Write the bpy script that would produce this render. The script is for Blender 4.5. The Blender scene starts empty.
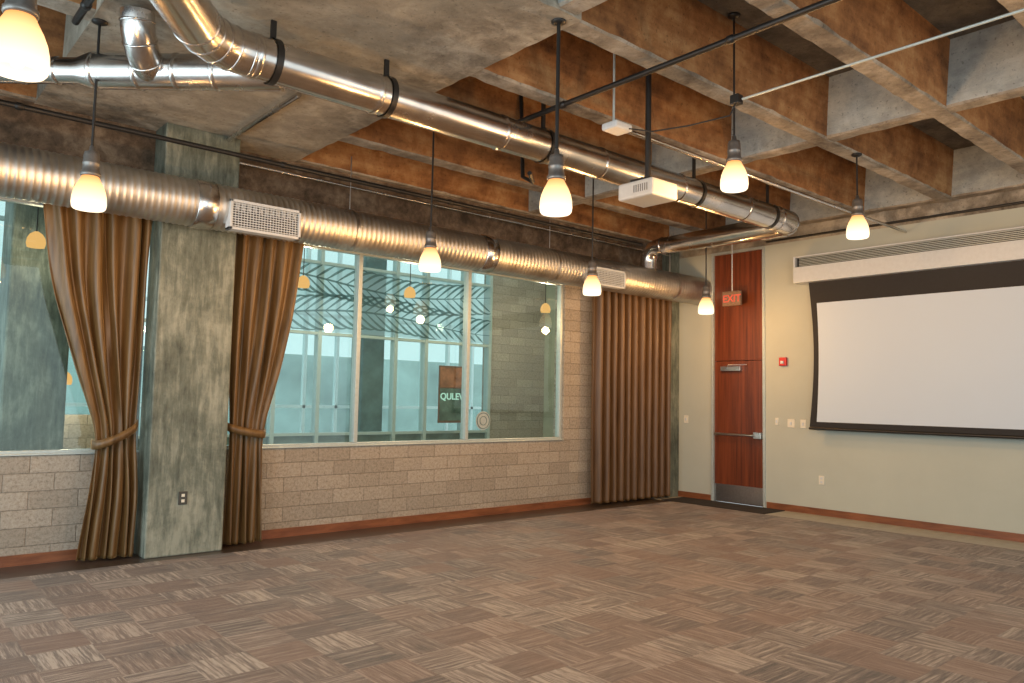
import bpy, math, random
from mathutils import Vector, Matrix
random.seed(7)
scene=bpy.context.scene
COLL=scene.collection
try:
    scene.view_settings.view_transform='Standard'
    scene.view_settings.look='None'
except Exception: pass

# ------------------------------------------------------------ mesh helpers
class MB:
    def __init__(s): s.v=[];s.f=[];s.sm=[];s.mi=[];s.cur=0
    def add(s,vs,fs,smooth=False,mis=None):
        o=len(s.v); s.v+= [tuple(v) for v in vs]
        for i,f in enumerate(fs): s.f.append([i_+o for i_ in f]); s.sm.append(smooth); s.mi.append(mis[i] if mis else s.cur)
    def box(s,x0,x1,y0,y1,z0,z1):
        vs=[(x,y,z) for z in (z0,z1) for y in (y0,y1) for x in (x0,x1)]
        s.add(vs,[(0,2,3,1),(4,5,7,6),(0,1,5,4),(2,6,7,3),(0,4,6,2),(1,3,7,5)])
    def prism(s,poly,axis,a,b,mis=None):
        def P(p,t):
            return {'x':(t,p[0],p[1]),'y':(p[0],t,p[1]),'z':(p[0],p[1],t)}[axis]
        n=len(poly); vs=[P(p,a) for p in poly]+[P(p,b) for p in poly]
        fs=[tuple(range(n))[::-1],tuple(range(n,2*n))]+[(i,(i+1)%n,n+(i+1)%n,n+i) for i in range(n)]
        s.add(vs,fs,False,mis)
    def tube(s,path,r,seg=20,caps=True,smooth=True):
        path=[Vector(p) for p in path]; n=len(path)
        rs=r if isinstance(r,(list,tuple)) else [r]*n
        T=[]
        for i in range(n):
            a=path[max(i-1,0)];b=path[min(i+1,n-1)]
            T.append((b-a).normalized())
        up=Vector((0,0,1)) if abs(T[0].z)<.9 else Vector((1,0,0))
        Nn=(up-T[0]*up.dot(T[0])).normalized(); vs=[]
        for i in range(n):
            Nn=(Nn-T[i]*Nn.dot(T[i])).normalized(); B=T[i].cross(Nn)
            for k in range(seg):
                a=2*math.pi*k/seg
                vs.append(path[i]+(Nn*math.cos(a)+B*math.sin(a))*rs[i])
        fs=[(i*seg+k,i*seg+(k+1)%seg,(i+1)*seg+(k+1)%seg,(i+1)*seg+k) for i in range(n-1) for k in range(seg)]
        s.add(vs,fs,smooth)
        if caps:
            s.add(vs[:seg],[tuple(range(seg))[::-1]]); s.add(vs[-seg:],[tuple(range(seg))])
    def lathe(s,prof,c=(0,0,0),seg=32,smooth=True):
        vs=[(c[0]+r*math.cos(2*math.pi*k/seg),c[1]+r*math.sin(2*math.pi*k/seg),c[2]+z) for r,z in prof for k in range(seg)]
        fs=[(i*seg+k,i*seg+(k+1)%seg,(i+1)*seg+(k+1)%seg,(i+1)*seg+k) for i in range(len(prof)-1) for k in range(seg)]
        s.add(vs,fs,smooth)
    def obj(s,name,mats,parent=None,bevel=0,loc=None,recalc=True):
        me=bpy.data.meshes.new(name); me.from_pydata(s.v,[],s.f); me.update()
        if not isinstance(mats,(list,tuple)): mats=[mats]
        for m in mats: me.materials.append(m)
        for p,sm,mi in zip(me.polygons,s.sm,s.mi): p.use_smooth=sm; p.material_index=mi
        import bmesh
        if recalc:
            bm=bmesh.new(); bm.from_mesh(me); bmesh.ops.recalc_face_normals(bm,faces=bm.faces); bm.to_mesh(me); bm.free()
        ob=bpy.data.objects.new(name,me); COLL.objects.link(ob)
        if bevel:
            b=ob.modifiers.new('bevel','BEVEL'); b.width=bevel; b.segments=2; b.limit_method='ANGLE'
        if loc is not None: ob.location=loc
        if parent is not None:
            ob.parent=parent
        return ob
def thing(name,label,cat,loc=(0,0,0),group=None):
    e=bpy.data.objects.new(name,None); e.empty_display_size=.1; e.location=loc; COLL.objects.link(e)
    e['label']=label; e['category']=cat
    if group: e['group']=group
    return e
def tag(o,label,cat,group=None):
    o['label']=label;o['category']=cat
    if group:o['group']=group
    return o
def struct(o,label=None):
    o['kind']='structure'
    if label:o['label']=label
    return o
def text_mesh(name,body,size,mat,loc,face,parent,extrude=.002):
    cu=bpy.data.curves.new(name,'FONT'); cu.body=body; cu.size=size; cu.align_x='CENTER'; cu.align_y='CENTER'; cu.extrude=extrude; cu.offset=size*.02
    t=bpy.data.objects.new(name+'_tmp',cu); COLL.objects.link(t)
    dg=bpy.context.evaluated_depsgraph_get(); dg.update()
    me=bpy.data.meshes.new_from_object(t.evaluated_get(dg)); me.name=name
    bpy.data.objects.remove(t)
    if face=='-x': M=Matrix(((0,0,-1),(-1,0,0),(0,1,0)))
    else: M=Matrix(((1,0,0),(0,0,-1),(0,1,0)))
    me.transform(M.to_4x4()); me.materials.clear(); me.materials.append(mat)
    o=bpy.data.objects.new(name,me); COLL.objects.link(o); o.location=loc
    if parent: o.parent=parent
    return o

# ------------------------------------------------------------ materials
def newmat(name):
    m=bpy.data.materials.new(name); m.use_nodes=True
    nt=m.node_tree; b=nt.nodes['Principled BSDF']; return m,nt,b
def ramp(nt,fac,stops):
    r=nt.nodes.new('ShaderNodeValToRGB'); el=r.color_ramp.elements
    while len(el)<len(stops): el.new(.5)
    for e,(p,c) in zip(el,stops): e.position=p; e.color=(*c,1)
    nt.links.new(fac,r.inputs[0]); return r.outputs[0]
def coords(nt,scale=(1,1,1),kind='Object'):
    tc=nt.nodes.new('ShaderNodeTexCoord'); mp=nt.nodes.new('ShaderNodeMapping'); mp.inputs['Scale'].default_value=scale
    nt.links.new(tc.outputs[kind],mp.inputs[0]); return mp.outputs[0]
def noise(nt,vec,scale,detail=6,rough=.6,dist=0):
    n=nt.nodes.new('ShaderNodeTexNoise'); n.inputs['Scale'].default_value=scale;n.inputs['Detail'].default_value=detail
    n.inputs['Roughness'].default_value=rough;n.inputs['Distortion'].default_value=dist
    nt.links.new(vec,n.inputs['Vector']); return n.outputs['Fac']
def bump(nt,b,h,strength=.3,dist=.02):
    bp=nt.nodes.new('ShaderNodeBump'); bp.inputs['Strength'].default_value=strength; bp.inputs['Distance'].default_value=dist
    nt.links.new(h,bp.inputs['Height']); nt.links.new(bp.outputs[0],b.inputs['Normal'])
def mixc(nt,fac,a,b,mode='MIX'):
    m=nt.nodes.new('ShaderNodeMix'); m.data_type='RGBA'; m.blend_type=mode
    for s,i in ((fac,0),(a,6),(b,7)):
        if isinstance(s,(int,float)): m.inputs[i].default_value=s
        elif isinstance(s,tuple): m.inputs[i].default_value=(*s,1)
        else: nt.links.new(s,m.inputs[i])
    return m.outputs[2]
def math_(nt,op,a,b=None,c=None):
    m=nt.nodes.new('ShaderNodeMath'); m.operation=op
    for i,s in enumerate((a,b,c)):
        if s is None: continue
        if isinstance(s,(int,float)): m.inputs[i].default_value=s
        else: nt.links.new(s,m.inputs[i])
    return m.outputs[0]
def plain(name,col,rough=.5,metal=0,nscale=30,var=.15):
    m,nt,b=newmat(name); v=coords(nt); n=noise(nt,v,nscale,4)
    c=ramp(nt,n,[(.3,tuple(x*(1-var) for x in col)),(.7,tuple(min(1,x*(1+var)) for x in col))])
    nt.links.new(c,b.inputs['Base Color']); b.inputs['Roughness'].default_value=rough; b.inputs['Metallic'].default_value=metal
    return m
def concrete(name,dark,mid,light,scale=1.2,rough=.85,streak=False,patch=None,pit=.6,board=None,bs=.6):
    m,nt,b=newmat(name); v=coords(nt)
    n1=noise(nt,v,scale,8,.68,.4); v2=coords(nt,(3,3,.5)) if streak else v
    n2=noise(nt,v2,scale*4.1,8,.7,.3)
    f=math_(nt,'ADD',math_(nt,'MULTIPLY',n1,.55),math_(nt,'MULTIPLY',n2,.45))
    if board:
        vb=coords(nt,board); nb=noise(nt,vb,1.0,4,.6); f=math_(nt,'ADD',math_(nt,'MULTIPLY',f,.7),math_(nt,'MULTIPLY',nb,.3))
    c=ramp(nt,f,[(.39,dark),(.5,mid),(.61,light)])
    if patch:
        n3=noise(nt,v,.55,4,.5,.2); c=mixc(nt,ramp(nt,n3,[(.45,(0,0,0)),(.6,(.8,.8,.8))]),c,mixc(nt,.5,c,patch))
    pits=noise(nt,v,38,3,.5); pc=ramp(nt,pits,[(.28,(.3,.3,.3)),(.38,(1,1,1))])
    c=mixc(nt,pit,c,pc,'MULTIPLY')
    nt.links.new(c,b.inputs['Base Color']); b.inputs['Roughness'].default_value=rough
    h=noise(nt,v,9,10,.75); bump(nt,b,h,bs,.03); return m
M_ceil=concrete('rib_concrete',(.12,.10,.08),(.27,.24,.195),(.45,.41,.35),1.3)
M_glowside=concrete('lamp_glow_concrete',(.11,.045,.015),(.30,.14,.05),(.48,.29,.13),1.2,board=(1,7,7))  # orange lamplight on the long rib sides, put into the base colour
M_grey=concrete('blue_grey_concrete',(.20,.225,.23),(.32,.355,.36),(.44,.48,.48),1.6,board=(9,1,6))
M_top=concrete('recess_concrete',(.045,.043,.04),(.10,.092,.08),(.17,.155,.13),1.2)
M_slab=concrete('slab_concrete',(.09,.078,.062),(.24,.215,.175),(.50,.46,.385),1.0,patch=(.46,.43,.35))
M_col=concrete('column_concrete',(.05,.064,.052),(.14,.165,.135),(.30,.325,.27),1.5,.55,True,pit=.3,bs=.35)
M_upw=concrete('upper_wall_concrete',(.05,.035,.022),(.145,.10,.065),(.28,.215,.15),1.8)
M_border=plain('border_flooring',(.36,.36,.32),.5,0,8,.15)
M_stain=plain('stained_floor_strip',(.05,.04,.035),.3,0,6,.3)
M_black=plain('black_paint',(.012,.012,.012),.45)
M_white=plain('white_enamel',(.56,.62,.67),.45,0,20,.05)
M_plate=plain('ivory_plate',(.7,.69,.6),.4,0,20,.05)
M_alum=plain('aluminium',(.46,.53,.53),.35,.3,30,.08)
M_steel=plain('brushed_steel',(.6,.6,.6),.3,1,40,.1)
M_dsteel=plain('dark_bronze_plate',(.08,.08,.07),.4,.5,40,.1)
M_proj=plain('projector_shell',(.46,.50,.53),.4,0,20,.05)
M_red=plain('red_plastic',(.5,.02,.015),.35)
M_mat=plain('rubber_mat',(.02,.017,.016),.9,0,120,.5)
M_wallp=plain('painted_wall',(.45,.49,.44),.8,0,2,.03)
M_wallp2=plain('white_frame',(.80,.90,.90),.5,0,4,.05)
M_lmull=plain('grey_green_mullion',(.42,.53,.53),.4,.1,10,.05)
M_lside=plain('smooth_beige_green_wall',(.34,.37,.29),.7,0,3,.12)

def galv(name,col,rough,sc=(1,1,1)):
    m,nt,b=newmat(name); v=coords(nt,sc); n=noise(nt,v,3,6,.6)
    c=ramp(nt,n,[(.35,tuple(x*.75 for x in col)),(.65,col)])
    nt.links.new(c,b.inputs['Base Color']); b.inputs['Metallic'].default_value=1
    nt.links.new(math_(nt,'MULTIPLY_ADD',n,.25,rough-.1),b.inputs['Roughness']); return m
M_galv=galv('galvanized_steel',(.72,.71,.70),.22)
M_spiral=galv('spiral_steel',(.60,.60,.58),.42)

# CMU block
m,nt,b=newmat('concrete_block'); M_block=m
tc=nt.nodes.new('ShaderNodeTexCoord'); sp=nt.nodes.new('ShaderNodeSeparateXYZ'); nt.links.new(tc.outputs['Object'],sp.inputs[0])
cb=nt.nodes.new('ShaderNodeCombineXYZ'); nt.links.new(math_(nt,'ADD',sp.outputs[0],sp.outputs[1]),cb.inputs[0]); nt.links.new(sp.outputs[2],cb.inputs[1])
br=nt.nodes.new('ShaderNodeTexBrick'); nt.links.new(cb.outputs[0],br.inputs['Vector'])
br.inputs['Scale'].default_value=1; br.inputs['Brick Width'].default_value=.385; br.inputs['Row Height'].default_value=.1542
br.inputs['Mortar Size'].default_value=.0065; br.inputs['Mortar Smooth'].default_value=1.0
br.inputs['Color1'].default_value=(.36,.33,.28,1); br.inputs['Color2'].default_value=(.47,.435,.375,1); br.inputs['Mortar'].default_value=(.27,.245,.205,1)
v=coords(nt); sp1=noise(nt,v,34,8,.85); spc=ramp(nt,sp1,[(.38,(.42,.40,.37)),(.48,(.80,.78,.76)),(.6,(1.0,1.0,1.0))])
nt.links.new(mixc(nt,.9,br.outputs['Color'],spc,'MULTIPLY'),b.inputs['Base Color']); b.inputs['Roughness'].default_value=.75
bump(nt,b,math_(nt,'ADD',math_(nt,'MULTIPLY',br.outputs['Fac'],-.6),math_(nt,'MULTIPLY',sp1,1.2)),.7,.012)

# carpet tiles
m,nt,b=newmat('carpet_tiles'); M_carpet=m
tc=nt.nodes.new('ShaderNodeTexCoord')
TS=.33
mp0=nt.nodes.new('ShaderNodeMapping'); mp0.inputs['Scale'].default_value=(1/TS,1/TS,0); nt.links.new(tc.outputs['Object'],mp0.inputs[0])
fl=nt.nodes.new('ShaderNodeVectorMath'); fl.operation='FLOOR'; nt.links.new(mp0.outputs[0],fl.inputs[0])
wn=nt.nodes.new('ShaderNodeTexWhiteNoise'); wn.noise_dimensions='3D'; nt.links.new(fl.outputs[0],wn.inputs['Vector'])
ck=nt.nodes.new('ShaderNodeTexChecker'); ck.inputs['Scale'].default_value=1/TS; nt.links.new(tc.outputs['Object'],ck.inputs['Vector'])
sepc=nt.nodes.new('ShaderNodeSeparateColor'); nt.links.new(wn.outputs['Color'],sepc.inputs[0])
flip=math_(nt,'GREATER_THAN',sepc.outputs[1],.88)
par=math_(nt,'ABSOLUTE',math_(nt,'SUBTRACT',ck.outputs['Fac'],flip))
def streaks(sx,sy,sc):
    mp=nt.nodes.new('ShaderNodeMapping'); mp.inputs['Scale'].default_value=(sx,sy,1); nt.links.new(tc.outputs['Object'],mp.inputs[0])
    ad=nt.nodes.new('ShaderNodeVectorMath'); ad.operation='ADD'; nt.links.new(mp.outputs[0],ad.inputs[0])
    sc_=nt.nodes.new('ShaderNodeVectorMath'); sc_.operation='SCALE'; sc_.inputs[3].default_value=17; nt.links.new(wn.outputs['Color'],sc_.inputs[0]); nt.links.new(sc_.outputs[0],ad.inputs[1])
    return noise(nt,ad.outputs[0],sc,3,.7)
a=streaks(2.2,48,1); a2=streaks(9,140,1); c_=streaks(48,2.2,1); c2=streaks(140,9,1)
def mixf(fac,p,q):
    mf=nt.nodes.new('ShaderNodeMix'); mf.data_type='FLOAT'; nt.links.new(fac,mf.inputs[0]); nt.links.new(p,mf.inputs[2]); nt.links.new(q,mf.inputs[3]); return mf.outputs[0]
f=math_(nt,'ADD',math_(nt,'MULTIPLY',mixf(par,a,c_),.62),math_(nt,'MULTIPLY',mixf(par,a2,c2),.38))
f=math_(nt,'ADD',f,math_(nt,'MULTIPLY_ADD',sepc.outputs[0],.08,-.04))
f=math_(nt,'ADD',f,math_(nt,'MULTIPLY_ADD',par,.04,-.02))
c=ramp(nt,f,[(.38,(.040,.029,.022)),(.455,(.105,.080,.062)),(.53,(.20,.165,.135)),(.61,(.41,.365,.315))])
v=coords(nt); big=noise(nt,v,.8,4); fine=noise(nt,v,260,2,.6)
c=mixc(nt,ramp(nt,math_(nt,'ADD',math_(nt,'MULTIPLY',big,.6),math_(nt,'MULTIPLY',sepc.outputs[2],.4)),[(.40,(0,0,0)),(.70,(.55,.55,.55))]),c,(.185,.095,.050))
c=mixc(nt,.5,c,ramp(nt,fine,[(.3,(.45,.45,.45)),(.7,(1.0,1.0,1.0))]),'MULTIPLY')
nt.links.new(c,b.inputs['Base Color']); b.inputs['Roughness'].default_value=.62
b.inputs['Sheen Weight'].default_value=.15
bump(nt,b,fine,.5,.006)

def wood(name,c1,c2,sc):
    m,nt,b=newmat(name); v=coords(nt,sc); n=noise(nt,v,2.2,8,.65,.3)
    nt.links.new(ramp(nt,n,[(.35,c1),(.65,c2)]),b.inputs['Base Color']); b.inputs['Roughness'].default_value=.35; return m
M_door=wood('mahogany_veneer',(.08,.019,.008),(.20,.052,.019),(9,9,.35))
M_base=wood('redwood_trim',(.14,.048,.02),(.27,.10,.042),(1,1,6))
def velvet(name,c1,c2,tint):
    m,nt,b=newmat(name)
    v=coords(nt,(8,8,.6)); n=noise(nt,v,3,5); nt.links.new(ramp(nt,n,[(.3,c1),(.7,c2)]),b.inputs['Base Color'])
    b.inputs['Roughness'].default_value=.42; b.inputs['Sheen Weight'].default_value=.45; b.inputs['Sheen Roughness'].default_value=.3; b.inputs['Sheen Tint'].default_value=tint; return m
M_curt=velvet('bronze_velvet',(.078,.044,.015),(.185,.108,.040),(1,.70,.34,1))
M_curt3=velvet('brown_velvet',(.075,.039,.015),(.15,.082,.031),(1,.64,.32,1))
def emit(name,col,st):
    m=bpy.data.materials.new(name); m.use_nodes=True; nt=m.node_tree; nt.nodes.clear()
    e=nt.nodes.new('ShaderNodeEmission'); o=nt.nodes.new('ShaderNodeOutputMaterial'); e.inputs[0].default_value=(*col,1); e.inputs[1].default_value=st
    nt.links.new(e.outputs[0],o.inputs[0]); return m,nt,e
M_shade,nt,e=emit('frosted_lamp_glass',(1,.8,.5),2.0)
tc=nt.nodes.new('ShaderNodeTexCoord'); sp=nt.nodes.new('ShaderNodeSeparateXYZ'); nt.links.new(tc.outputs['Generated'],sp.inputs[0])
nt.links.new(ramp(nt,sp.outputs[2],[(0,(1,.84,.62)),(.5,(1,.66,.32)),(1,(.7,.24,.05))]),e.inputs[0])
M_bulb,_,_=emit('lamp_bulb_glow',(1,.9,.7),5)
M_amber,_,_=emit('amber_reflection_glow',(1,.52,.17),1.1)  # glow for the added lamps that stand in for reflections
M_exitred,_,_=emit('exit_letter_red',(1,.16,.08),.85)
M_letter,_,_=emit('self_glow_green_letters',(.55,.88,.68),.9)  # emission added so the sign letters read clearly through the glass
def glass(name,tint,base=.05,amp=.9):
    m=bpy.data.materials.new(name); m.use_nodes=True; nt=m.node_tree; nt.nodes.clear()
    o=nt.nodes.new('ShaderNodeOutputMaterial'); t=nt.nodes.new('ShaderNodeBsdfTransparent'); g=nt.nodes.new('ShaderNodeBsdfGlossy'); mx=nt.nodes.new('ShaderNodeMixShader')
    t.inputs[0].default_value=(*tint,1); g.inputs['Roughness'].default_value=.01; g.inputs['Color'].default_value=(.9,1,1,1)
    lw=nt.nodes.new('ShaderNodeLayerWeight'); lw.inputs[0].default_value=.5
    f=math_(nt,'MULTIPLY_ADD',math_(nt,'POWER',lw.outputs['Facing'],4.),amp,base)
    nt.links.new(f,mx.inputs[0]); nt.links.new(t.outputs[0],mx.inputs[1]); nt.links.new(g.outputs[0],mx.inputs[2]); nt.links.new(mx.outputs[0],o.inputs[0]); return m
M_glass=glass('tinted_glass',(.78,.89,.87),.07)
M_glass2=glass('clear_glass',(.90,.97,.96),.06)
m=bpy.data.materials.new('frosted_film'); m.use_nodes=True; nt=m.node_tree; nt.nodes.clear(); M_film=m
o=nt.nodes.new('ShaderNodeOutputMaterial'); t=nt.nodes.new('ShaderNodeBsdfTransparent'); d2=nt.nodes.new('ShaderNodeBsdfTranslucent'); mx2=nt.nodes.new('ShaderNodeMixShader')
t.inputs[0].default_value=(.80,.88,.88,1); v=coords(nt); nn=noise(nt,v,1.5,3); nt.links.new(ramp(nt,nn,[(.3,(.75,.82,.82)),(.7,(.95,.97,.97))]),d2.inputs[0])
mx2.inputs[0].default_value=.5; nt.links.new(t.outputs[0],mx2.inputs[1]); nt.links.new(d2.outputs[0],mx2.inputs[2]); nt.links.new(mx2.outputs[0],o.inputs[0])
# semi transparent leaf ink
m=bpy.data.materials.new('leaf_line_ink'); m.use_nodes=True; nt=m.node_tree; nt.nodes.clear(); M_leaf=m
o=nt.nodes.new('ShaderNodeOutputMaterial'); t=nt.nodes.new('ShaderNodeBsdfTransparent'); t.inputs[0].default_value=(.30,.42,.42,1)
d=nt.nodes.new('ShaderNodeBsdfDiffuse'); v=coords(nt); nt.links.new(ramp(nt,noise(nt,v,4,3),[(.3,(.10,.16,.16)),(.7,(.16,.24,.24))]),d.inputs[0])
mx=nt.nodes.new('ShaderNodeMixShader'); mx.inputs[0].default_value=.5; nt.links.new(t.outputs[0],mx.inputs[1]); nt.links.new(d.outputs[0],mx.inputs[2]); nt.links.new(mx.outputs[0],o.inputs[0])
M_screen=plain('projection_fabric',(.55,.66,.79),.7,0,1,.01)
M_teal=plain('grey_teal_concrete',(.13,.20,.20),.6,0,3,.35)
M_pave=plain('pavement',(.42,.43,.41),.8,0,1,.2)

# ------------------------------------------------------------ room shell
XL,YF=-13.0,-10.5
b_=MB(); b_.box(XL,.2,YF,.2,-.2,-.012); struct(b_.obj('floor',M_stain))
b_=MB(); b_.box(XL,-.62,YF,-.5,-.012,0.004); tag(b_.obj('carpet',M_carpet),'brown and tan patterned carpet tiles covering the room floor','carpet')
b_=MB(); b_.box(-.62,0,YF,0,-.012,0); struct(b_.obj('trim_1',M_border),'pale hard floor border along the painted wall')
b_=MB(); b_.box(XL,-.62,-.5,0,-.012,0.0); struct(b_.obj('trim_2',M_stain),'dark stained floor border below the windows')
ZS,ZT=.925,3.16
b_=MB()
b_.box(XL,-2.43,0,.2,0,ZS); b_.box(-2.43,0,0,.2,0,ZT)
b_.cur=1
b_.box(XL,0,0,.2,ZT,4.8)
struct(b_.obj('wall_window_side',[M_block,M_upw]),'concrete block wall below the interior windows')
b_=MB(); DT=3.80
b_.box(0,.2,-.77,0,0,3.80); b_.box(0,.2,YF,-1.69,0,3.80)
b_.cur=1; b_.box(0,.2,YF,.2,3.80,4.8)
struct(b_.obj('wall_back',[M_wallp,M_slab]),'painted beige wall with the door and projection screen')
b_=MB(); b_.box(-.018,0,-.77,-.16,0,.09); b_.box(-.018,0,YF,-1.71,0,.09); struct(b_.obj('baseboard_back',M_base))
b_=MB(); b_.box(XL,-7.99,-.018,0,0,.09); b_.box(-7.29,-.25,-.018,0,0,.09); struct(b_.obj('baseboard_window_side',M_base))

# ceiling: ribs cast with slightly chipped edges
ZC,ZU=4.0,4.56
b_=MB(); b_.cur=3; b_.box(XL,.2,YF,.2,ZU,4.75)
rr=random.Random(21)
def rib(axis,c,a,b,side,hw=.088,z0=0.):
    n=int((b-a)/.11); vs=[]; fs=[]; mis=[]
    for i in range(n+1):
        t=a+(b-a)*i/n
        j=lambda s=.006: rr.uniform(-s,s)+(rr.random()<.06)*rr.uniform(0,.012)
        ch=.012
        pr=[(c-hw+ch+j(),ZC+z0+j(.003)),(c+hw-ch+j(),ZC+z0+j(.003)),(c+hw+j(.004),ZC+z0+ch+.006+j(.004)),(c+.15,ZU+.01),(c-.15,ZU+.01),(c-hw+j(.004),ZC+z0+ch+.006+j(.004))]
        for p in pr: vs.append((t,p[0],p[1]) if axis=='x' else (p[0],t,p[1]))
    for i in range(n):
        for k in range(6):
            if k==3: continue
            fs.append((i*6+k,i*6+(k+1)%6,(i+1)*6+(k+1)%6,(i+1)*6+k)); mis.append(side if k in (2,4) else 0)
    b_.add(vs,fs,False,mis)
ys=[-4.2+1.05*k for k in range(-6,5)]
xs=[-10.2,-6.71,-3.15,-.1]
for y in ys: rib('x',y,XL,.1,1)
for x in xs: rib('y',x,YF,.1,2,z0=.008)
b_.cur=4
n=40; edge_pts=[]
for i in range(n+1): edge_pts.append((-9.0+2.42*i/n, -4.31+rr.uniform(-.008,.008)))
for i in range(1,n+1): edge_pts.append((-6.58+rr.uniform(-.008,.008), -4.31+4.41*i/n))
edge_pts.append((-9.0,.1))
b_.prism(edge_pts,'z',ZC-.006,ZU+.01)
struct(b_.obj('ceiling',[M_ceil,M_glowside,M_grey,M_top,M_slab]),'raw concrete beam and slab ceiling with deep bays')

# columns
b_=MB(); b_.box(-7.99,-7.29,-.34,0,0,ZC); tag(b_.obj('concrete_column',M_col,bevel=.012),'square weathered greenish concrete column between two curtains','column')
b_=MB(); b_.box(-.25,-.002,-.16,-.002,0,ZC); tag(b_.obj('concrete_pilaster',M_col,bevel=.008),'narrow concrete corner pilaster beside the long curtain','column')

# ------------------------------------------------------------ windows
def window(name,x0,x1,posts):
    root=bpy.data.objects.new(name,None); COLL.objects.link(root); root['kind']='structure'
    fr=MB(); w=.05
    fr.box(x0,x1,.03,.11,ZS+.0,ZS+.04); fr.box(x0,x1,.03,.11,ZT-.05,ZT)
    fr.box(x0,x0+w,.03,.11,ZS+.04,ZT-.05); fr.box(x1-w,x1,.03,.11,ZS+.04,ZT-.05)
    for p in posts: fr.box(p-w/2,p+w/2,.02,.12,ZS+.04,ZT-.05)
    fr.obj('frame',M_alum,root,bevel=.004)
    si=MB(); si.box(x0,x1,-.02,.03,ZS,ZS+.015); si.obj('sill',M_alum,root,bevel=.003)
    gl=MB(); gl.add([(x0,.07,ZS+.03),(x1,.07,ZS+.03),(x1,.07,ZT-.03),(x0,.07,ZT-.03)],[(0,1,2,3)]); gl.obj('glass_pane',M_glass,root,recalc=False)
window('window_1',XL+.3,-7.99,[-10.6,-9.3])
window('window_2',-7.29,-2.43,[-5.70,-4.12])

# ------------------------------------------------------------ curtains
def curtain(label,prof,y0,nf,amp,tie=None,seed=1,irr=.35,mat=None,zv=1.0):
    rnd=random.Random(seed)
    e=thing('curtain',label,'curtain')
    def interp(z):
        for (za,la,ra),(zb,lb,rb) in zip(prof,prof[1:]):
            if za<=z<=zb:
                t=(z-za)/(zb-za)
                return la+(lb-la)*t,ra+(rb-ra)*t
        return prof[-1][1:]
    def sm(z):
        ls=[interp(min(max(z+d,prof[0][0]),prof[-1][0])) for d in (-.16,-.08,0,.08,.16)]
        return sum(a[0] for a in ls)/5,sum(a[1] for a in ls)/5
    wd=[1+rnd.uniform(-irr,irr) for _ in range(nf)]; tot=sum(wd); bd=[0]
    for w_ in wd: bd.append(bd[-1]+w_/tot)
    nu=nf*16; nv=100; ph=[rnd.uniform(-.8,.8) for _ in range(nf+2)]; am=[rnd.uniform(.6 if zv==1 else .85,1.25 if zv==1 else 1.1) for _ in range(nf+2)]
    vs=[]
    for j in range(nv+1):
        z=prof[0][0]+(prof[-1][0]-prof[0][0])*j/nv; l,r=sm(z)
        for i in range(nu+1):
            s=i/16; k=min(int(s),nf-1); fr_=s-k; u=bd[k]*(1-fr_)+bd[k+1]*fr_
            A=amp*(am[k]*(1-fr_)+am[k+1]*fr_); P=ph[k]*(1-fr_)+ph[k+1]*fr_
            w=math.sin(2*math.pi*s+zv*.5*math.sin(z*1.7+P*4))
            w=w*(1.25-.25*w*w)
            k2=1.0
            if tie: k2=.5+.5*min(1,abs(z-tie)/.6)
            soft=.5*math.sin(3*math.pi*u*2+z*1.1+P)*zv
            y=y0+A*k2*(w*(1+zv*.25*math.sin(z*2.3+5*P))+.3*soft)
            vs.append((l+(r-l)*u+zv*.012*math.sin(2*math.pi*s*.5+z*1.9+P),y,z))
    fs=[(j*(nu+1)+i,j*(nu+1)+i+1,(j+1)*(nu+1)+i+1,(j+1)*(nu+1)+i) for j in range(nv) for i in range(nu)]
    m_=MB(); m_.add(vs,fs,True); o=m_.obj('drape',mat or M_curt,e)
    so=o.modifiers.new('thick','SOLIDIFY'); so.thickness=.004
    return e
def tieband(e,l,r,zl,zr,y0,dep,h=.08):
    n=28; vs=[];
    for i in range(n+1):
        a=math.pi*i/n; u=(1-math.cos(a))/2; x=l+(r-l)*u; y=y0-dep*math.sin(a)**.6; z=zl+(zr-zl)*u-.03*math.sin(a)
        vs+=[(x,y,z-h/2),(x,y-.008,z),(x,y,z+h/2)]
    fs=[]
    for i in range(n):
        for k in range(2): fs.append((i*3+k,(i+1)*3+k,(i+1)*3+k+1,i*3+k+1))
    m_=MB(); m_.add(vs,fs,True); o=m_.obj('tieback',M_curt,e); so=o.modifiers.new('t','SOLIDIFY'); so.thickness=.01
c1=curtain('bronze velvet curtain gathered by a tieback beside the concrete column',
  [(.02,-8.50,-8.05),(.6,-8.44,-8.04),(1.10,-8.40,-8.09),(1.7,-8.60,-8.07),(2.4,-8.80,-8.05),(3.3,-8.93,-8.02)],-.19,6,.048,tie=1.1,seed=3)
tieband(c1,-8.43,-8.06,1.02,1.20,-.15,.15)
c2=curtain('bronze velvet curtain tied back on the other side of the column',
  [(.02,-7.24,-6.84),(.6,-7.23,-6.86),(1.12,-7.22,-6.88),(1.8,-7.25,-6.72),(2.4,-7.27,-6.60),(3.3,-7.27,-6.48)],-.19,5,.046,tie=1.12,seed=5)
tieband(c2,-7.27,-6.85,1.18,1.10,-.15,.14)
c3=curtain('long closed brown velvet curtain hanging in straight pleats',
  [(.03,-2.0,-.30),(3.3,-2.02,-.28)],-.17,11,.066,seed=9,irr=.15,mat=M_curt3,zv=.15)
m_=MB(); m_.tube([(-8.95,-.19,3.32),(-8.0,-.19,3.32)],.014,10); tag(m_.obj('curtain_rod',M_black),'black curtain rod above the gathered curtain','curtain rod')
m_=MB(); m_.tube([(-7.28,-.19,3.32),(-.26,-.19,3.32)],.014,10); tag(m_.obj('curtain_rod',M_black),'long black curtain rod above the window','curtain rod')

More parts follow.
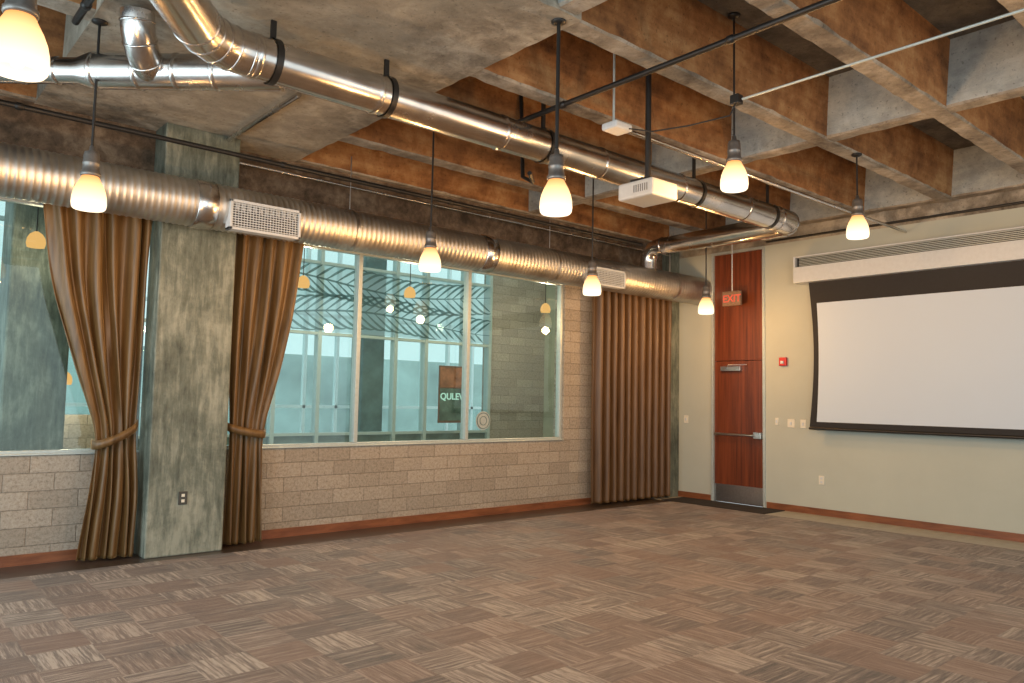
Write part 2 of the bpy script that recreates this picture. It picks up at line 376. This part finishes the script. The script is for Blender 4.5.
# ------------------------------------------------------------ spiral duct
DY,DZ,DR=-.58,3.22,.21
e=thing('spiral_duct','large corrugated spiral steel air duct along the window wall','air duct')
seg=40; pitch=.056; L0,L1=-11.0,-.02; st=.0093; n=int((L1-L0)/st); vs=[]
for i in range(n+1):
    x=L0+(L1-L0)*i/n
    for k in range(seg):
        a=2*math.pi*k/seg; ph_=((x/pitch+k/seg)%1.0)
        r=DR+.0065*math.exp(-((ph_-.5)/.17)**2)
        vs.append((x,DY+r*math.sin(a),DZ+r*math.cos(a)))
fs=[(i*seg+k,i*seg+(k+1)%seg,(i+1)*seg+(k+1)%seg,(i+1)*seg+k) for i in range(n) for k in range(seg)]
m_=MB(); m_.add(vs,fs,True); m_.obj('duct_body',M_spiral,e)
for xc in (-7.72,-4.4):
    m_=MB(); m_.tube([(xc-.09,DY,DZ),(xc-.085,DY,DZ),(xc+.085,DY,DZ),(xc+.09,DY,DZ)],[DR+.004,DR+.016,DR+.016,DR+.004],48,False); m_.obj('collar',M_galv,e)
for xc in (-9.4,-6.2,-3.3,-.8):
    m_=MB(); m_.tube([(xc-.012,DY,DZ),(xc+.012,DY,DZ)],DR+.010,48,False); m_.tube([(xc,DY,DZ+DR),(xc,DY,ZC+.01)],.006,8); m_.obj('hanger_strap',M_steel,e)
def register(x0,x1,zc,h,label):
    e=thing('air_register',label,'air vent')
    m_=MB(); yf=DY-DR-.03; yb=DY-DR*.6
    t=.025
    m_.box(x0,x1,yf,yb,zc-h/2,zc-h/2+t); m_.box(x0,x1,yf,yb,zc+h/2-t,zc+h/2); m_.box(x0,x0+t,yf,yb,zc-h/2,zc+h/2); m_.box(x1-t,x1,yf,yb,zc-h/2,zc+h/2)
    m_.obj('frame',M_white,e,bevel=.003)
    m_=MB(); m_.box(x0+t,x1-t,yf+.03,yf+.035,zc-h/2+t,zc+h/2-t); m_.obj('damper_back',M_black,e)
    m_=MB(); nb=int((h-2*t)/.022)
    for i in range(nb):
        z=zc-h/2+t+(i+.5)*(h-2*t)/nb; m_.box(x0+t,x1-t,yf+.004,yf+.02,z-.0035,z+.0035)
    nc=int((x1-x0)/.03)
    for i in range(1,nc):
        x=x0+t+(x1-x0-2*t)*i/nc; m_.box(x-.002,x+.002,yf+.006,yf+.018,zc-h/2+t,zc+h/2-t)
    m_.obj('grille',M_white,e)
register(-7.54,-6.85,3.13,.28,'white rectangular air register on the spiral duct near the column')
register(-2.78,-2.08,3.14,.24,'smaller air register on the spiral duct above the window end')

# ------------------------------------------------------------ round main duct
z2=3.71; R2=.143
def ring(m_,p,d,r,w=.02,h=.006):
    p=Vector(p);d=Vector(d).normalized(); m_.tube([p-d*w,p-d*w*.6,p+d*w*.6,p+d*w],[r,r+h,r+h,r],40,False)
e=thing('round_duct','shiny galvanized round air duct hung under the ceiling','air duct')
E=Vector((-8.50,-2.9,0)); tl=.26
d1=Vector((-.72,-1,0)).normalized()
pe=E+d1*3.2
path=[(pe.x,pe.y,z2)]
for i in range(9):
    t=i/8; p0=E+d1*tl; p2=E+Vector((1,0,0))*tl
    p=p0*(1-t)**2+E*2*t*(1-t)+p2*t*t; path.append((p.x,p.y,z2))
path.append((-1.75,-2.9,z2))
for i in range(1,9):
    a=-math.pi/2+ (math.pi/2)*i/8
    path.append((-1.57+.2*math.cos(a),-2.70+.2*math.sin(a),z2))
k_el=len(path)
path.append((-1.37,-.85,z2))
for i in range(1,8):
    a=math.pi/2*i/7; path.append((-1.37,-.85+.22*math.sin(a),z2-.22+.22*math.cos(a)))
path.append((-1.37,-.63,3.40))
rad=[R2]*k_el+[.118]*(len(path)-k_el)
m_=MB(); m_.tube(path,rad,40)
for x in (-8.2,-7.3,-6.1,-4.9,-3.7,-2.5,-1.78): ring(m_,(x,-2.9,z2),(1,0,0),R2)
for i in (1,3,5,7,9): ring(m_,path[i],Vector(path[i+1])-Vector(path[i-1]),R2,.008,.005)
for i in (12,14,16): ring(m_,path[i],Vector(path[i+1])-Vector(path[i-1]),R2,.008,.005)
for y in (-1.6,-.9): ring(m_,(-1.37,y,z2),(0,1,0),.12)
m_.obj('duct_body',M_galv,e)
for x in (-8.08,-7.2,-5.6,-3.4,-1.95):
    m_=MB(); m_.tube([(x-.022,-2.9,z2),(x+.022,-2.9,z2)],R2+.01,40,False); m_.box(x-.018,x+.018,-2.91,-2.89,z2+R2,ZC+(.01 if x<-6.6 else .57)); m_.obj('hanger_strap',M_black,e)
e=thing('branch_duct','smaller silver round duct branching off at an angle','air duct')
def lerp(a,b,t): return tuple(a[i]+(b[i]-a[i])*t for i in range(3))
A=(-7.98,-2.84,z2-.03);B=(-10.2,-.85,z2-.03)
m_=MB(); m_.tube([A,lerp(A,B,.44),lerp(A,B,.47),B],[.120,.120,.088,.088],32); dd=Vector(B)-Vector(A)
for t,r in ((.15,.12),(.24,.12),(.33,.12),(.43,.12),(.52,.088),(.60,.088),(.8,.088)): ring(m_,lerp(A,B,t),dd,r,.018,.006)
m_.obj('duct_body',M_galv,e)
c0=Vector(lerp(A,B,.30)); m_=MB()
sd=Vector((-.72,-1,0)).normalized()
pts=[]
for i in range(8):
    a=math.pi/2*i/7; pts.append(c0+sd*.30*math.sin(a)+Vector((0,0,.30-.30*math.cos(a)))*.9)
m_.tube(pts,.105,30)
for i in (2,4,6): ring(m_,pts[i],pts[i+1]-pts[i-1],.105,.008,.005)
m_.obj('elbow',M_galv,e)

# ------------------------------------------------------------ pipes & conduits
def pipe(name,label,pts,r,mat,fit=()):
    m_=MB(); m_.tube(pts,r,14)
    for p,d in fit: ring(m_,p,d,r,.03,.008)
    return tag(m_.obj(name,mat),label,'pipe')
pipe('sprinkler_pipe','black steel pipe crossing under the ceiling ribs',[(-5.75,-9,3.93),(-5.75,-2.55,3.93)],.022,M_black,[((-5.75,-4.9,3.93),(0,1,0)),((-5.75,-3.3,3.93),(0,1,0))])
pipe('support_rod','thin pale rod running below the ceiling',[(-5.3,-9,3.70),(-5.3,-4.70,3.70)],.009,M_alum)
pipe('electrical_conduit','thin metal conduit leading from the detector box',[(-5.44,-3.69,3.70),(-.02,-3.69,3.70)],.016,M_galv)
pipe('sprinkler_pipe','black sprinkler pipe above the spiral duct',[(-12.5,-.70,3.72),(-1.6,-.70,3.72)],.022,M_black,[((x,-.70,3.72),(1,0,0)) for x in (-9.2,-7.0,-5.,-3.)])
pipe('electrical_conduit','grey conduit close to the wall above the windows',[(-7.28,-.20,3.80),(-.3,-.20,3.80)],.016,M_galv)
pipe('sprinkler_pipe','black pipe under the slab near the branch duct',[(-9.1,-3.6,3.93),(-9.1,-2.1,3.93)],.024,M_black,[((-9.1,-2.4,3.93),(0,1,0))])
pipe('electrical_conduit','short silver conduit on the slab underside',[(-7.42,-.35,3.96),(-7.42,-1.9,3.96)],.022,M_galv)
pipe('electrical_conduit','dark conduit along the top of the painted wall',[(-.06,-9,3.84),(-.06,-1.75,3.84)],.016,M_black)
pipe('sprinkler_pipe','short black pipe hook beside the round duct',[(-5.3,-2.25,4.5),(-5.3,-2.3,3.62),(-5.35,-2.5,3.52),(-5.5,-2.62,3.55)],.02,M_black)

# ------------------------------------------------------------ pendants
def ceil_at(x,y):
    if -9.0<x<-6.59 and y>-4.31: return ZC
    if min(abs(y-v) for v in ys)<.10 or min(abs(x-v) for v in xs)<.10: return ZC
    return ZU
M_housing=plain('lamp_housing_metal',(.20,.19,.18),.4,.6)
PE=66
def pendant(x,y,zb,label,thick=.008):
    zc=ceil_at(x,y)
    e=thing('pendant_lamp',label,'lamp',loc=(x,y,zb),group='glowing bell pendant lamps')
    m_=MB(); m_.lathe([(.094,0),(.103,.012),(.107,.04),(.105,.08),(.097,.12),(.082,.16),(.064,.195),(.052,.22),(.05,.235)],seg=36)
    m_.obj('lamp_shade',M_shade,e)
    m_=MB(); m_.lathe([(0,.02),(.02,.025),(.03,.05),(.03,.08),(.015,.12),(.0,.13)],seg=18); m_.obj('bulb',M_bulb,e)
    m_=MB(); m_.lathe([(.0,.22),(.056,.22),(.062,.227),(.062,.245),(.054,.253),(.050,.30),(.053,.305),(.053,.315),(.050,.32),(.050,.36),(.044,.385),(.02,.395),(.014,.43),(0,.43)],seg=28); m_.obj('lamp_housing',M_housing,e)
    m_=MB(); m_.tube([(0,0,.42),(0,0,zc-zb-.02)],thick,10)
    m_.obj('cord',M_black,e)
    m_=MB(); m_.lathe([(0,zc-zb),(.05,zc-zb),(.05,zc-zb-.015),(.02,zc-zb-.03),(0,zc-zb-.03)],seg=20); m_.obj('ceiling_rose',M_black,e)
    l=bpy.data.lights.new('pendant_glow','POINT'); l.energy=PE; l.color=(1,.50,.165); l.shadow_soft_size=.06
    lo=bpy.data.objects.new('pendant_glow',l); COLL.objects.link(lo); lo.location=(0,0,-.06); lo.parent=e
LB='bell-shaped frosted pendant lamp with grey metal cap and black cord'
for x,y,z in [(-9.69,-4.36,2.7),(-8.95,-2.07,2.7),(-5.92,-1.68,2.7),(-3.66,-1.68,2.7),(-1.23,-1.53,2.7),(-6.68,-4.20,2.7)]: pendant(x,y,z,LB,.013 if y==-4.20 else .009)
for x,y,z in [(-4.96,-4.41,3.15),(-2.59,-4.27,3.15)]: pendant(x,y,z,'bell-shaped frosted pendant lamp hung higher near the screen')

# ------------------------------------------------------------ projector
e=thing('projector','pale grey ceiling projector on a black pole','projector')
px,py,pz=-5.25,-3.79,3.12
m_=MB(); m_.box(px-.165,px+.165,py-.18,py+.18,pz,pz+.14); m_.obj('projector_body',M_proj,e,bevel=.02)
m_=MB(); m_.tube([(px+.155,py+.08,pz+.07),(px+.205,py+.08,pz+.07)],.045,24); m_.obj('lens',M_black,e)
m_=MB()
for i in range(7): m_.box(px-.169,px-.163,py-.13+i*.022,py-.124+i*.022,pz+.04,pz+.10)
m_.obj('vent_grille',M_housing,e)
m_=MB(); m_.box(px-.1,px+.1,py-.1,py+.1,pz+.16,pz+.175)
for a in (-.09,.09):
    for c in (-.09,.09): m_.tube([(px+a,py+c,pz+.13),(px+a,py+c,pz+.17)],.008,8)
m_.tube([(px,py,pz+.17),(px,py,ZU)],.024,14); m_.obj('mount_pole',M_black,e)

e=thing('detector_box','small white detector box on a metal conduit','detector')
m_=MB(); m_.box(-5.62,-5.42,-3.77,-3.61,3.66,3.72); m_.obj('housing',M_white,e,bevel=.015)
m_=MB(); m_.tube([(-5.56,-3.69,3.72),(-5.56,-3.69,ZU)],.01,10); m_.obj('stem',M_alum,e)
e=thing('junction_box','small dark junction box with cable','junction box')
m_=MB(); m_.box(-5.34,-5.27,-4.69,-4.62,3.67,3.74); m_.obj('housing',M_black,e,bevel=.006)
m_=MB(); m_.tube([(-5.31,-4.65,3.67),(-5.31,-4.6,3.6),(-5.4,-4.3,3.58),(-5.45,-4.0,3.60),(-5.5,-3.8,3.66)],.006,8); m_.obj('cable',M_black,e)

# ------------------------------------------------------------ door
root=bpy.data.objects.new('door_1',None); COLL.objects.link(root); root['kind']='structure'; root['label']='tall mahogany door with steel push bar and kick plate'
m_=MB(); m_.box(-.02,.12,-.81,-.77,0,DT); m_.box(-.02,.12,-1.69,-1.65,0,DT); m_.box(-.02,.12,-1.65,-.81,DT-.04,DT); m_.obj('door_frame',M_alum,root,bevel=.004)
m_=MB(); m_.box(.08,.12,-1.66,-.80,0,DT-.02); m_.obj('door_stop',M_black,root)
m_=MB(); m_.box(.02,.07,-1.648,-.812,.012,2.12); m_.obj('door_leaf',M_door,root,bevel=.003)
m_=MB(); m_.box(.02,.07,-1.648,-.812,2.128,DT-.04); m_.obj('transom_panel',M_door,root,bevel=.003)
m_=MB(); m_.box(.012,.021,-1.64,-.82,.02,.27); m_.obj('kick_plate',M_steel,root)
m_=MB(); m_.tube([(-.05,-.86,1.02),(-.05,-1.55,1.02)],.018,14); m_.box(-.06,.02,-1.64,-1.52,.98,1.07); m_.box(-.05,.02,-.9,-.85,1.0,1.04); m_.obj('push_bar',M_steel,root,bevel=.004)
m_=MB(); m_.box(-.05,.02,-1.30,-.96,1.97,2.04); m_.tube([(-.03,-1.05,2.03),(-.2,-1.2,2.05),(-.03,-1.4,2.06)],.008,8); m_.obj('door_closer',M_steel,root,bevel=.004)
e=thing('exit_sign','hanging exit sign with red EXIT letters','exit sign')
ey=-1.25
m_=MB(); m_.box(-.20,-.15,ey-.155,ey+.155,2.93,3.15); m_.obj('sign_box',plain('sign_face',(.20,.13,.09),.4),e,bevel=.006)
m_=MB(); m_.tube([(-.175,ey,3.15),(-.175,ey,ZC)],.008,8); m_.obj('stem',M_white,e)
text_mesh('exit_lettering','EXIT',.15,M_exitred,(-.203,ey-.01,3.035),'-x',e)
m_=MB(); m_.prism([(ey+.147,3.04),(ey+.13,3.06),(ey+.13,3.02)],'x',-.203,-.20); m_.obj('sign_arrow',M_exitred,e)

# wall fittings
e=thing('fire_alarm','red fire alarm strobe on the painted wall','fire alarm')
m_=MB(); m_.box(-.05,0,-2.04,-1.93,2.03,2.15); m_.obj('housing',M_red,e,bevel=.008)
m_=MB(); m_.box(-.065,-.05,-2.01,-1.96,2.06,2.10); m_.obj('strobe_lens',M_white,e,bevel=.004)
def plate(y,z,w,h,kind,label,cat,x=0.):
    e=thing(kind,label,cat); m_=MB(); m_.box(x-.01,x,y-w/2,y+w/2,z-h/2,z+h/2); m_.obj('cover_plate',M_plate,e,bevel=.003)
    if cat=='switch':
        m_=MB(); m_.box(x-.02,x-.01,y-.012,y+.012,z-.02,z+.02); m_.obj('toggle',M_white,e)
    else:
        for dz in (-.025,.025):
            m_=MB(); m_.box(x-.013,x-.01,y-.014,y+.014,z+dz-.013,z+dz+.013); m_.obj('socket',M_white,e)
plate(-2.09,1.22,.11,.12,'light_switch','ivory double light switch plate on painted wall','switch')
plate(-2.27,1.22,.08,.12,'light_switch','ivory single light switch plate beside the screen','switch')
plate(-1.87,1.24,.05,.10,'light_switch','small ivory wall control near the door frame','switch')
plate(-.30,1.22,.08,.12,'light_switch','ivory light switch beside the corner pilaster','switch')
plate(-2.53,.47,.08,.12,'wall_outlet','ivory power outlet low on painted wall','outlet')
e=thing('wall_outlet','dark power outlet on the concrete column','outlet')
m_=MB(); m_.box(-7.72,-7.64,-.35,-.34,.46,.58); m_.obj('cover_plate',M_dsteel,e,bevel=.003)
for dz in (.495,.545):
    m_=MB(); m_.box(-7.694,-7.666,-.354,-.35,dz-.013,dz+.013); m_.obj('socket',M_plate,e)

# ------------------------------------------------------------ projection screen
e=thing('projection_screen','large white projection screen with black border and white housing','projection screen')
Y0,Y1=-2.44,-5.60
nz=24
def edge(z):
    t=max(0,min(1,(z-1.17)/(3.2-1.17))); return .07*math.sin(math.pi*t)
def sheet(name,x,za,zb,k,mat):
    m_=MB(); vs=[];fs=[]
    for i in range(nz+1):
        z=za+(zb-za)*i/nz; o_=.10 if k!=1 else 0
        vs+=[(x,Y0-o_-edge(z)*k,z),(x,Y1+o_+edge(z)*k,z)]
    for i in range(nz): fs.append((2*i,2*i+1,2*i+3,2*i+2))
    m_.add(vs,fs); m_.obj(name,mat,e)
sheet('black_border',-.15,1.17,3.18,1,plain('screen_black',(.012,.012,.014),.7))
sheet('screen_surface',-.153,1.26,2.87,.6,M_screen)
m_=MB(); m_.tube([(-.15,Y0,1.17),(-.15,Y1,1.17)],.02,12); m_.obj('weight_bar',M_black,e)
m_=MB(); m_.box(-.25,-.002,-6.3,-2.27,3.16,3.38); m_.box(-.05,-.002,-6.3,-2.27,3.38,3.53); m_.box(-.25,-.05,-2.30,-2.27,3.38,3.53); m_.box(-.25,-.05,-6.3,-2.30,3.51,3.53); m_.obj('screen_housing',M_white,e,bevel=.006)
m_=MB()
for i in range(6): m_.box(-.25,-.235,-6.3,-2.36,3.388+i*.021,3.397+i*.021)
m_.obj('louvre_grille',M_alum,e)
m_=MB(); m_.box(-.2,-.06,-6.28,-2.31,3.381,3.508); m_.obj('grille_backing',M_black,e)

m_=MB(); m_.box(-.62,-.06,-2.02,-.3,0.001,.012); tag(m_.obj('door_mat',M_mat,bevel=.004),'black rubber entrance mat in front of the door','mat')

# ------------------------------------------------------------ lobby beyond the windows
m_=MB(); m_.box(XL,.3,.2,4,-.2,-.01); struct(m_.obj('floor_lobby',M_pave))
m_=MB(); m_.box(-1.35,.3,3.0,3.2,0,4.6); m_.box(XL,-7.6,2.5,2.7,0,1.2); struct(m_.obj('wall_lobby',M_block),'concrete block lobby wall seen through glass')
m_=MB(); m_.box(.0,.3,.2,3.0,0,4.6); struct(m_.obj('wall_lobby_end',M_lside),'smooth beige green lobby wall')
root=bpy.data.objects.new('window_3',None); COLL.objects.link(root); root['kind']='structure'
m_=MB()
for x in (-13,-12.2,-11.4,-10.6,-9.8,-9.0,-8.2,-7.4,-6.75,-6.1,-5.4,-4.7,-4.05,-3.35,-2.75,-1.95,-1.38): m_.box(x-.03,x+.03,2.95,3.08,.0,4.3)
for z in (.9,2.42,3.5,4.3): m_.box(XL,-1.35,2.96,3.06,z-.022,z+.022)
m_.obj('frame',M_lmull,root)
m_=MB(); m_.add([(XL,3.0,.9),(-1.35,3.0,.9),(-1.35,3.0,4.3),(XL,3.0,4.3)],[(0,1,2,3)]); m_.obj('glass_pane',M_glass2,root,recalc=False)
m_=MB(); m_.add([(-6.9,2.93,2.45),(-1.38,2.93,2.45),(-1.38,2.93,3.47),(-6.9,2.93,3.47)],[(0,1,2,3)]); m_.obj('frosted_band',M_film,root)
m_=MB()
def ribbon(pts,w):
    vs=[];n=len(pts)
    for i,(x,z) in enumerate(pts):
        a=pts[max(i-1,0)];b=pts[min(i+1,n-1)]; dx,dz=b[0]-a[0],b[1]-a[1]; L=math.hypot(dx,dz) or 1
        ww=w*(.25+.75*math.sin(math.pi*min(1,max(0,i/(n-1)))))
        vs+=[(x-dz/L*ww,2.926,z+dx/L*ww),(x+dz/L*ww,2.926,z-dx/L*ww)]
    m_.add(vs,[(2*i,2*i+1,2*i+3,2*i+2) for i in range(n-1)])
# big leaf fronds: curved strokes sweeping off wavy midribs
for s_,(zb,am_,ph_) in enumerate([(2.70,.10,.3),(3.22,.10,2.4)]):
    stalk=lambda x:(zb+am_*math.sin(1.25*x+ph_))
    ribbon([(-6.88+5.46*i/80,stalk(-6.88+5.46*i/80)) for i in range(81)],.016)
    x=-7.2
    while x<-1.6:
        for sg in (1,-1):
            pts=[]
            for i in range(17):
                t=i/16; xx=x+.55*t+.03*math.sin(3*t); zz=stalk(x)+(stalk(xx)-stalk(x))*.5+sg*.26*math.sin(t*math.pi*.62)**1.1
                if -6.88<xx<-1.4 and 2.46<zz<3.46: pts.append((xx,zz))
            if len(pts)>4: ribbon(pts,.020)
        x+=.17
m_.obj('leaf_line_drawing',M_leaf,root)
m_=MB(); m_.box(XL,-1.35,3.01,3.12,0,.9); struct(m_.obj('wall_parapet',M_teal))
root=bpy.data.objects.new('window_4',None); COLL.objects.link(root); root['kind']='structure'
m_=MB()
for i in range(23): m_.box(-13+i*.7-.03,-13+i*.7+.03,6.5,6.6,-.3,4.6)
for z in (1.25,3.1,4.6): m_.box(-13,2.4,6.5,6.6,z-.03,z+.03)
m_.obj('frame',M_wallp2,root)
m_=MB(); m_.add([(-13,6.55,-.3),(2.4,6.55,-.3),(2.4,6.55,4.6),(-13,6.55,4.6)],[(0,1,2,3)]); m_.obj('glass_pane',glass('teal_glass',(.80,.91,.91),.06),root,recalc=False)
m_=MB(); m_.box(-13,2.4,6.62,6.8,-.3,.7); struct(m_.obj('wall_corridor',M_teal))
m_=MB()
for i in range(11):
    x=-13+1.25*i; m_.box(x-.06,x+.06,.2,3.2,4.0,4.25)
m_.box(XL,.3,1.5,1.62,4.0,4.2)
struct(m_.obj('ceiling_lobby',M_wallp2),'white skylight beams over the lobby')
m_=MB(); m_.box(-8.93,-8.36,1.3,1.9,0,4.0); tag(m_.obj('lobby_column',M_col,bevel=.02),'blue-green concrete column standing in the lobby beyond the glass','column')
for cx_ in (-5.05,-2.9):
    m_=MB(); m_.box(cx_-.22,cx_+.22,4.4,4.84,-.3,4.6); tag(m_.obj('lobby_column',M_teal,bevel=.02),'grey teal column beyond the second glass line','column')
m_=MB(); m_.box(-30,20,4,60,-.5,-.3); struct(m_.obj('ground',M_pave))
e=thing('office_building','pale glass office building across the street','building')
m_=MB(); m_.box(-14,14,20,24,-.3,3.0); m_.obj('facade',plain('pale_facade',(.50,.60,.58),.6,0,.3,.5),e)
for x,y,z,en in [(-8.78,.9,2.87,6),(-5.7,1.5,2.87,30),(-4.0,1.6,2.92,30),(-1.4,1.5,2.92,45),(-8.22,2.2,1.55,20)]:  # made-up lamps standing in for orange reflections in the window glass
    e=thing('reflection_lamp','small amber lamp added in place of orange reflections in the glass','lamp',loc=(x,y,z),group='added amber reflection lamps')
    m_=MB(); m_.lathe([(.075,0),(.085,.04),(.078,.09),(.055,.13),(.02,.155),(0,.155)],seg=24); m_.obj('lamp_shade',M_amber,e)
    m_=MB(); m_.tube([(0,0,.15),(0,0,4.0-z)],.006,8); m_.obj('cord',M_black,e)
    l=bpy.data.lights.new('lobby_fill','POINT'); l.energy=en; l.color=(1,.78,.5); l.shadow_soft_size=.08  # added light to brighten the dark lobby walls
    lo=bpy.data.objects.new('lobby_fill',l); COLL.objects.link(lo); lo.location=(0,0,-.08); lo.parent=e
e=thing('lobby_sign','muted lobby sign with pale green letters','sign')
sx=-2.32
m_=MB(); m_.box(sx-.26,sx+.26,2.80,2.83,1.06,2.02); m_.obj('sign_frame',plain('sign_frame_brown',(.16,.09,.06),.5),e,bevel=.005)
m_=MB(); m_.box(sx-.245,sx+.245,2.795,2.80,1.10,1.64); m_.obj('sign_face',plain('sign_grey_green',(.09,.15,.13),.4,0,6,.6),e)
m_=MB(); m_.box(sx-.245,sx+.245,2.795,2.80,1.66,1.99); m_.obj('sign_header',plain('sign_rust',(.30,.13,.07),.4,0,6,.6),e)
text_mesh('sign_lettering','QULEV',.155,M_letter,(sx,2.79,1.50),'-y',e)
e=thing('round_emblem','pale round emblem on the window glass','emblem')
EX=-3.83
m_=MB(); vs=[(EX+.12*math.cos(a*math.pi/16),.055,1.20+.12*math.sin(a*math.pi/16)) for a in range(32)]; m_.add(vs,[tuple(range(32))])
m_.obj('disc',M_alum,e)
m_=MB(); m_.tube([(EX+.10*math.cos(a*math.pi/16),.05,1.20+.10*math.sin(a*math.pi/16)) for a in range(33)],.005,6,False); m_.obj('ring',M_teal,e)
m_=MB(); m_.tube([(EX+.055*math.cos(a*math.pi/16),.05,1.20+.055*math.sin(a*math.pi/16)) for a in range(33)],.004,6,False); m_.obj('ring',M_teal,e)

# ------------------------------------------------------------ lights
w=bpy.data.worlds.new('world'); scene.world=w; w.use_nodes=True; nt=w.node_tree; bg=nt.nodes['Background']
bg.inputs[0].default_value=(.84,.95,.97,1); bg.inputs[1].default_value=1.3
for x,y in [(-5.,-7.0),(-2.4,-7.0)]:
    l=bpy.data.lights.new('room_lamp','POINT'); l.energy=38; l.color=(1,.56,.22); l.shadow_soft_size=.1
    o=bpy.data.objects.new('room_lamp',l); COLL.objects.link(o); o.location=(x,y,2.9)
def area(name,loc,target,sx,sy,en,col):
    l=bpy.data.lights.new(name,'AREA'); l.shape='RECTANGLE'; l.size=sx; l.size_y=sy; l.energy=en; l.color=col
    o=bpy.data.objects.new(name,l); COLL.objects.link(o); o.location=loc
    o.rotation_euler=(Vector(target)-Vector(loc)).to_track_quat('-Z','Y').to_euler(); return o
area('daylight_fill',(-10.5,-10.4,1.9),(-6.5,0,.4),4,2.4,90,(.76,.93,1))  # unseen cool area light added to brighten floor and walls
area('daylight_fill',(-12.9,-3.5,1.9),(-2,-3.5,.6),6,2.4,175,(.72,.91,1))  # second added fill, out of view on the left side

# ------------------------------------------------------------ camera
f,az,pi,ro=772.76,0.8591,0.0729,0.0197
fw=Vector((math.cos(az)*math.cos(pi),math.sin(az)*math.cos(pi),math.sin(pi)))
r=Vector((math.sin(az),-math.cos(az),0)); u=r.cross(fw)
r,u=r*math.cos(ro)+u*math.sin(ro), -r*math.sin(ro)+u*math.cos(ro)
cd=bpy.data.cameras.new('camera'); cam=bpy.data.objects.new('camera',cd); COLL.objects.link(cam)
cd.sensor_width=36; cd.sensor_fit='HORIZONTAL'; cd.lens=f/1024*36
M=Matrix((( r.x,u.x,-fw.x,-10.1165),(r.y,u.y,-fw.y,-7.7741),(r.z,u.z,-fw.z,1.5),(0,0,0,1)))
cam.matrix_world=M; scene.camera=cam
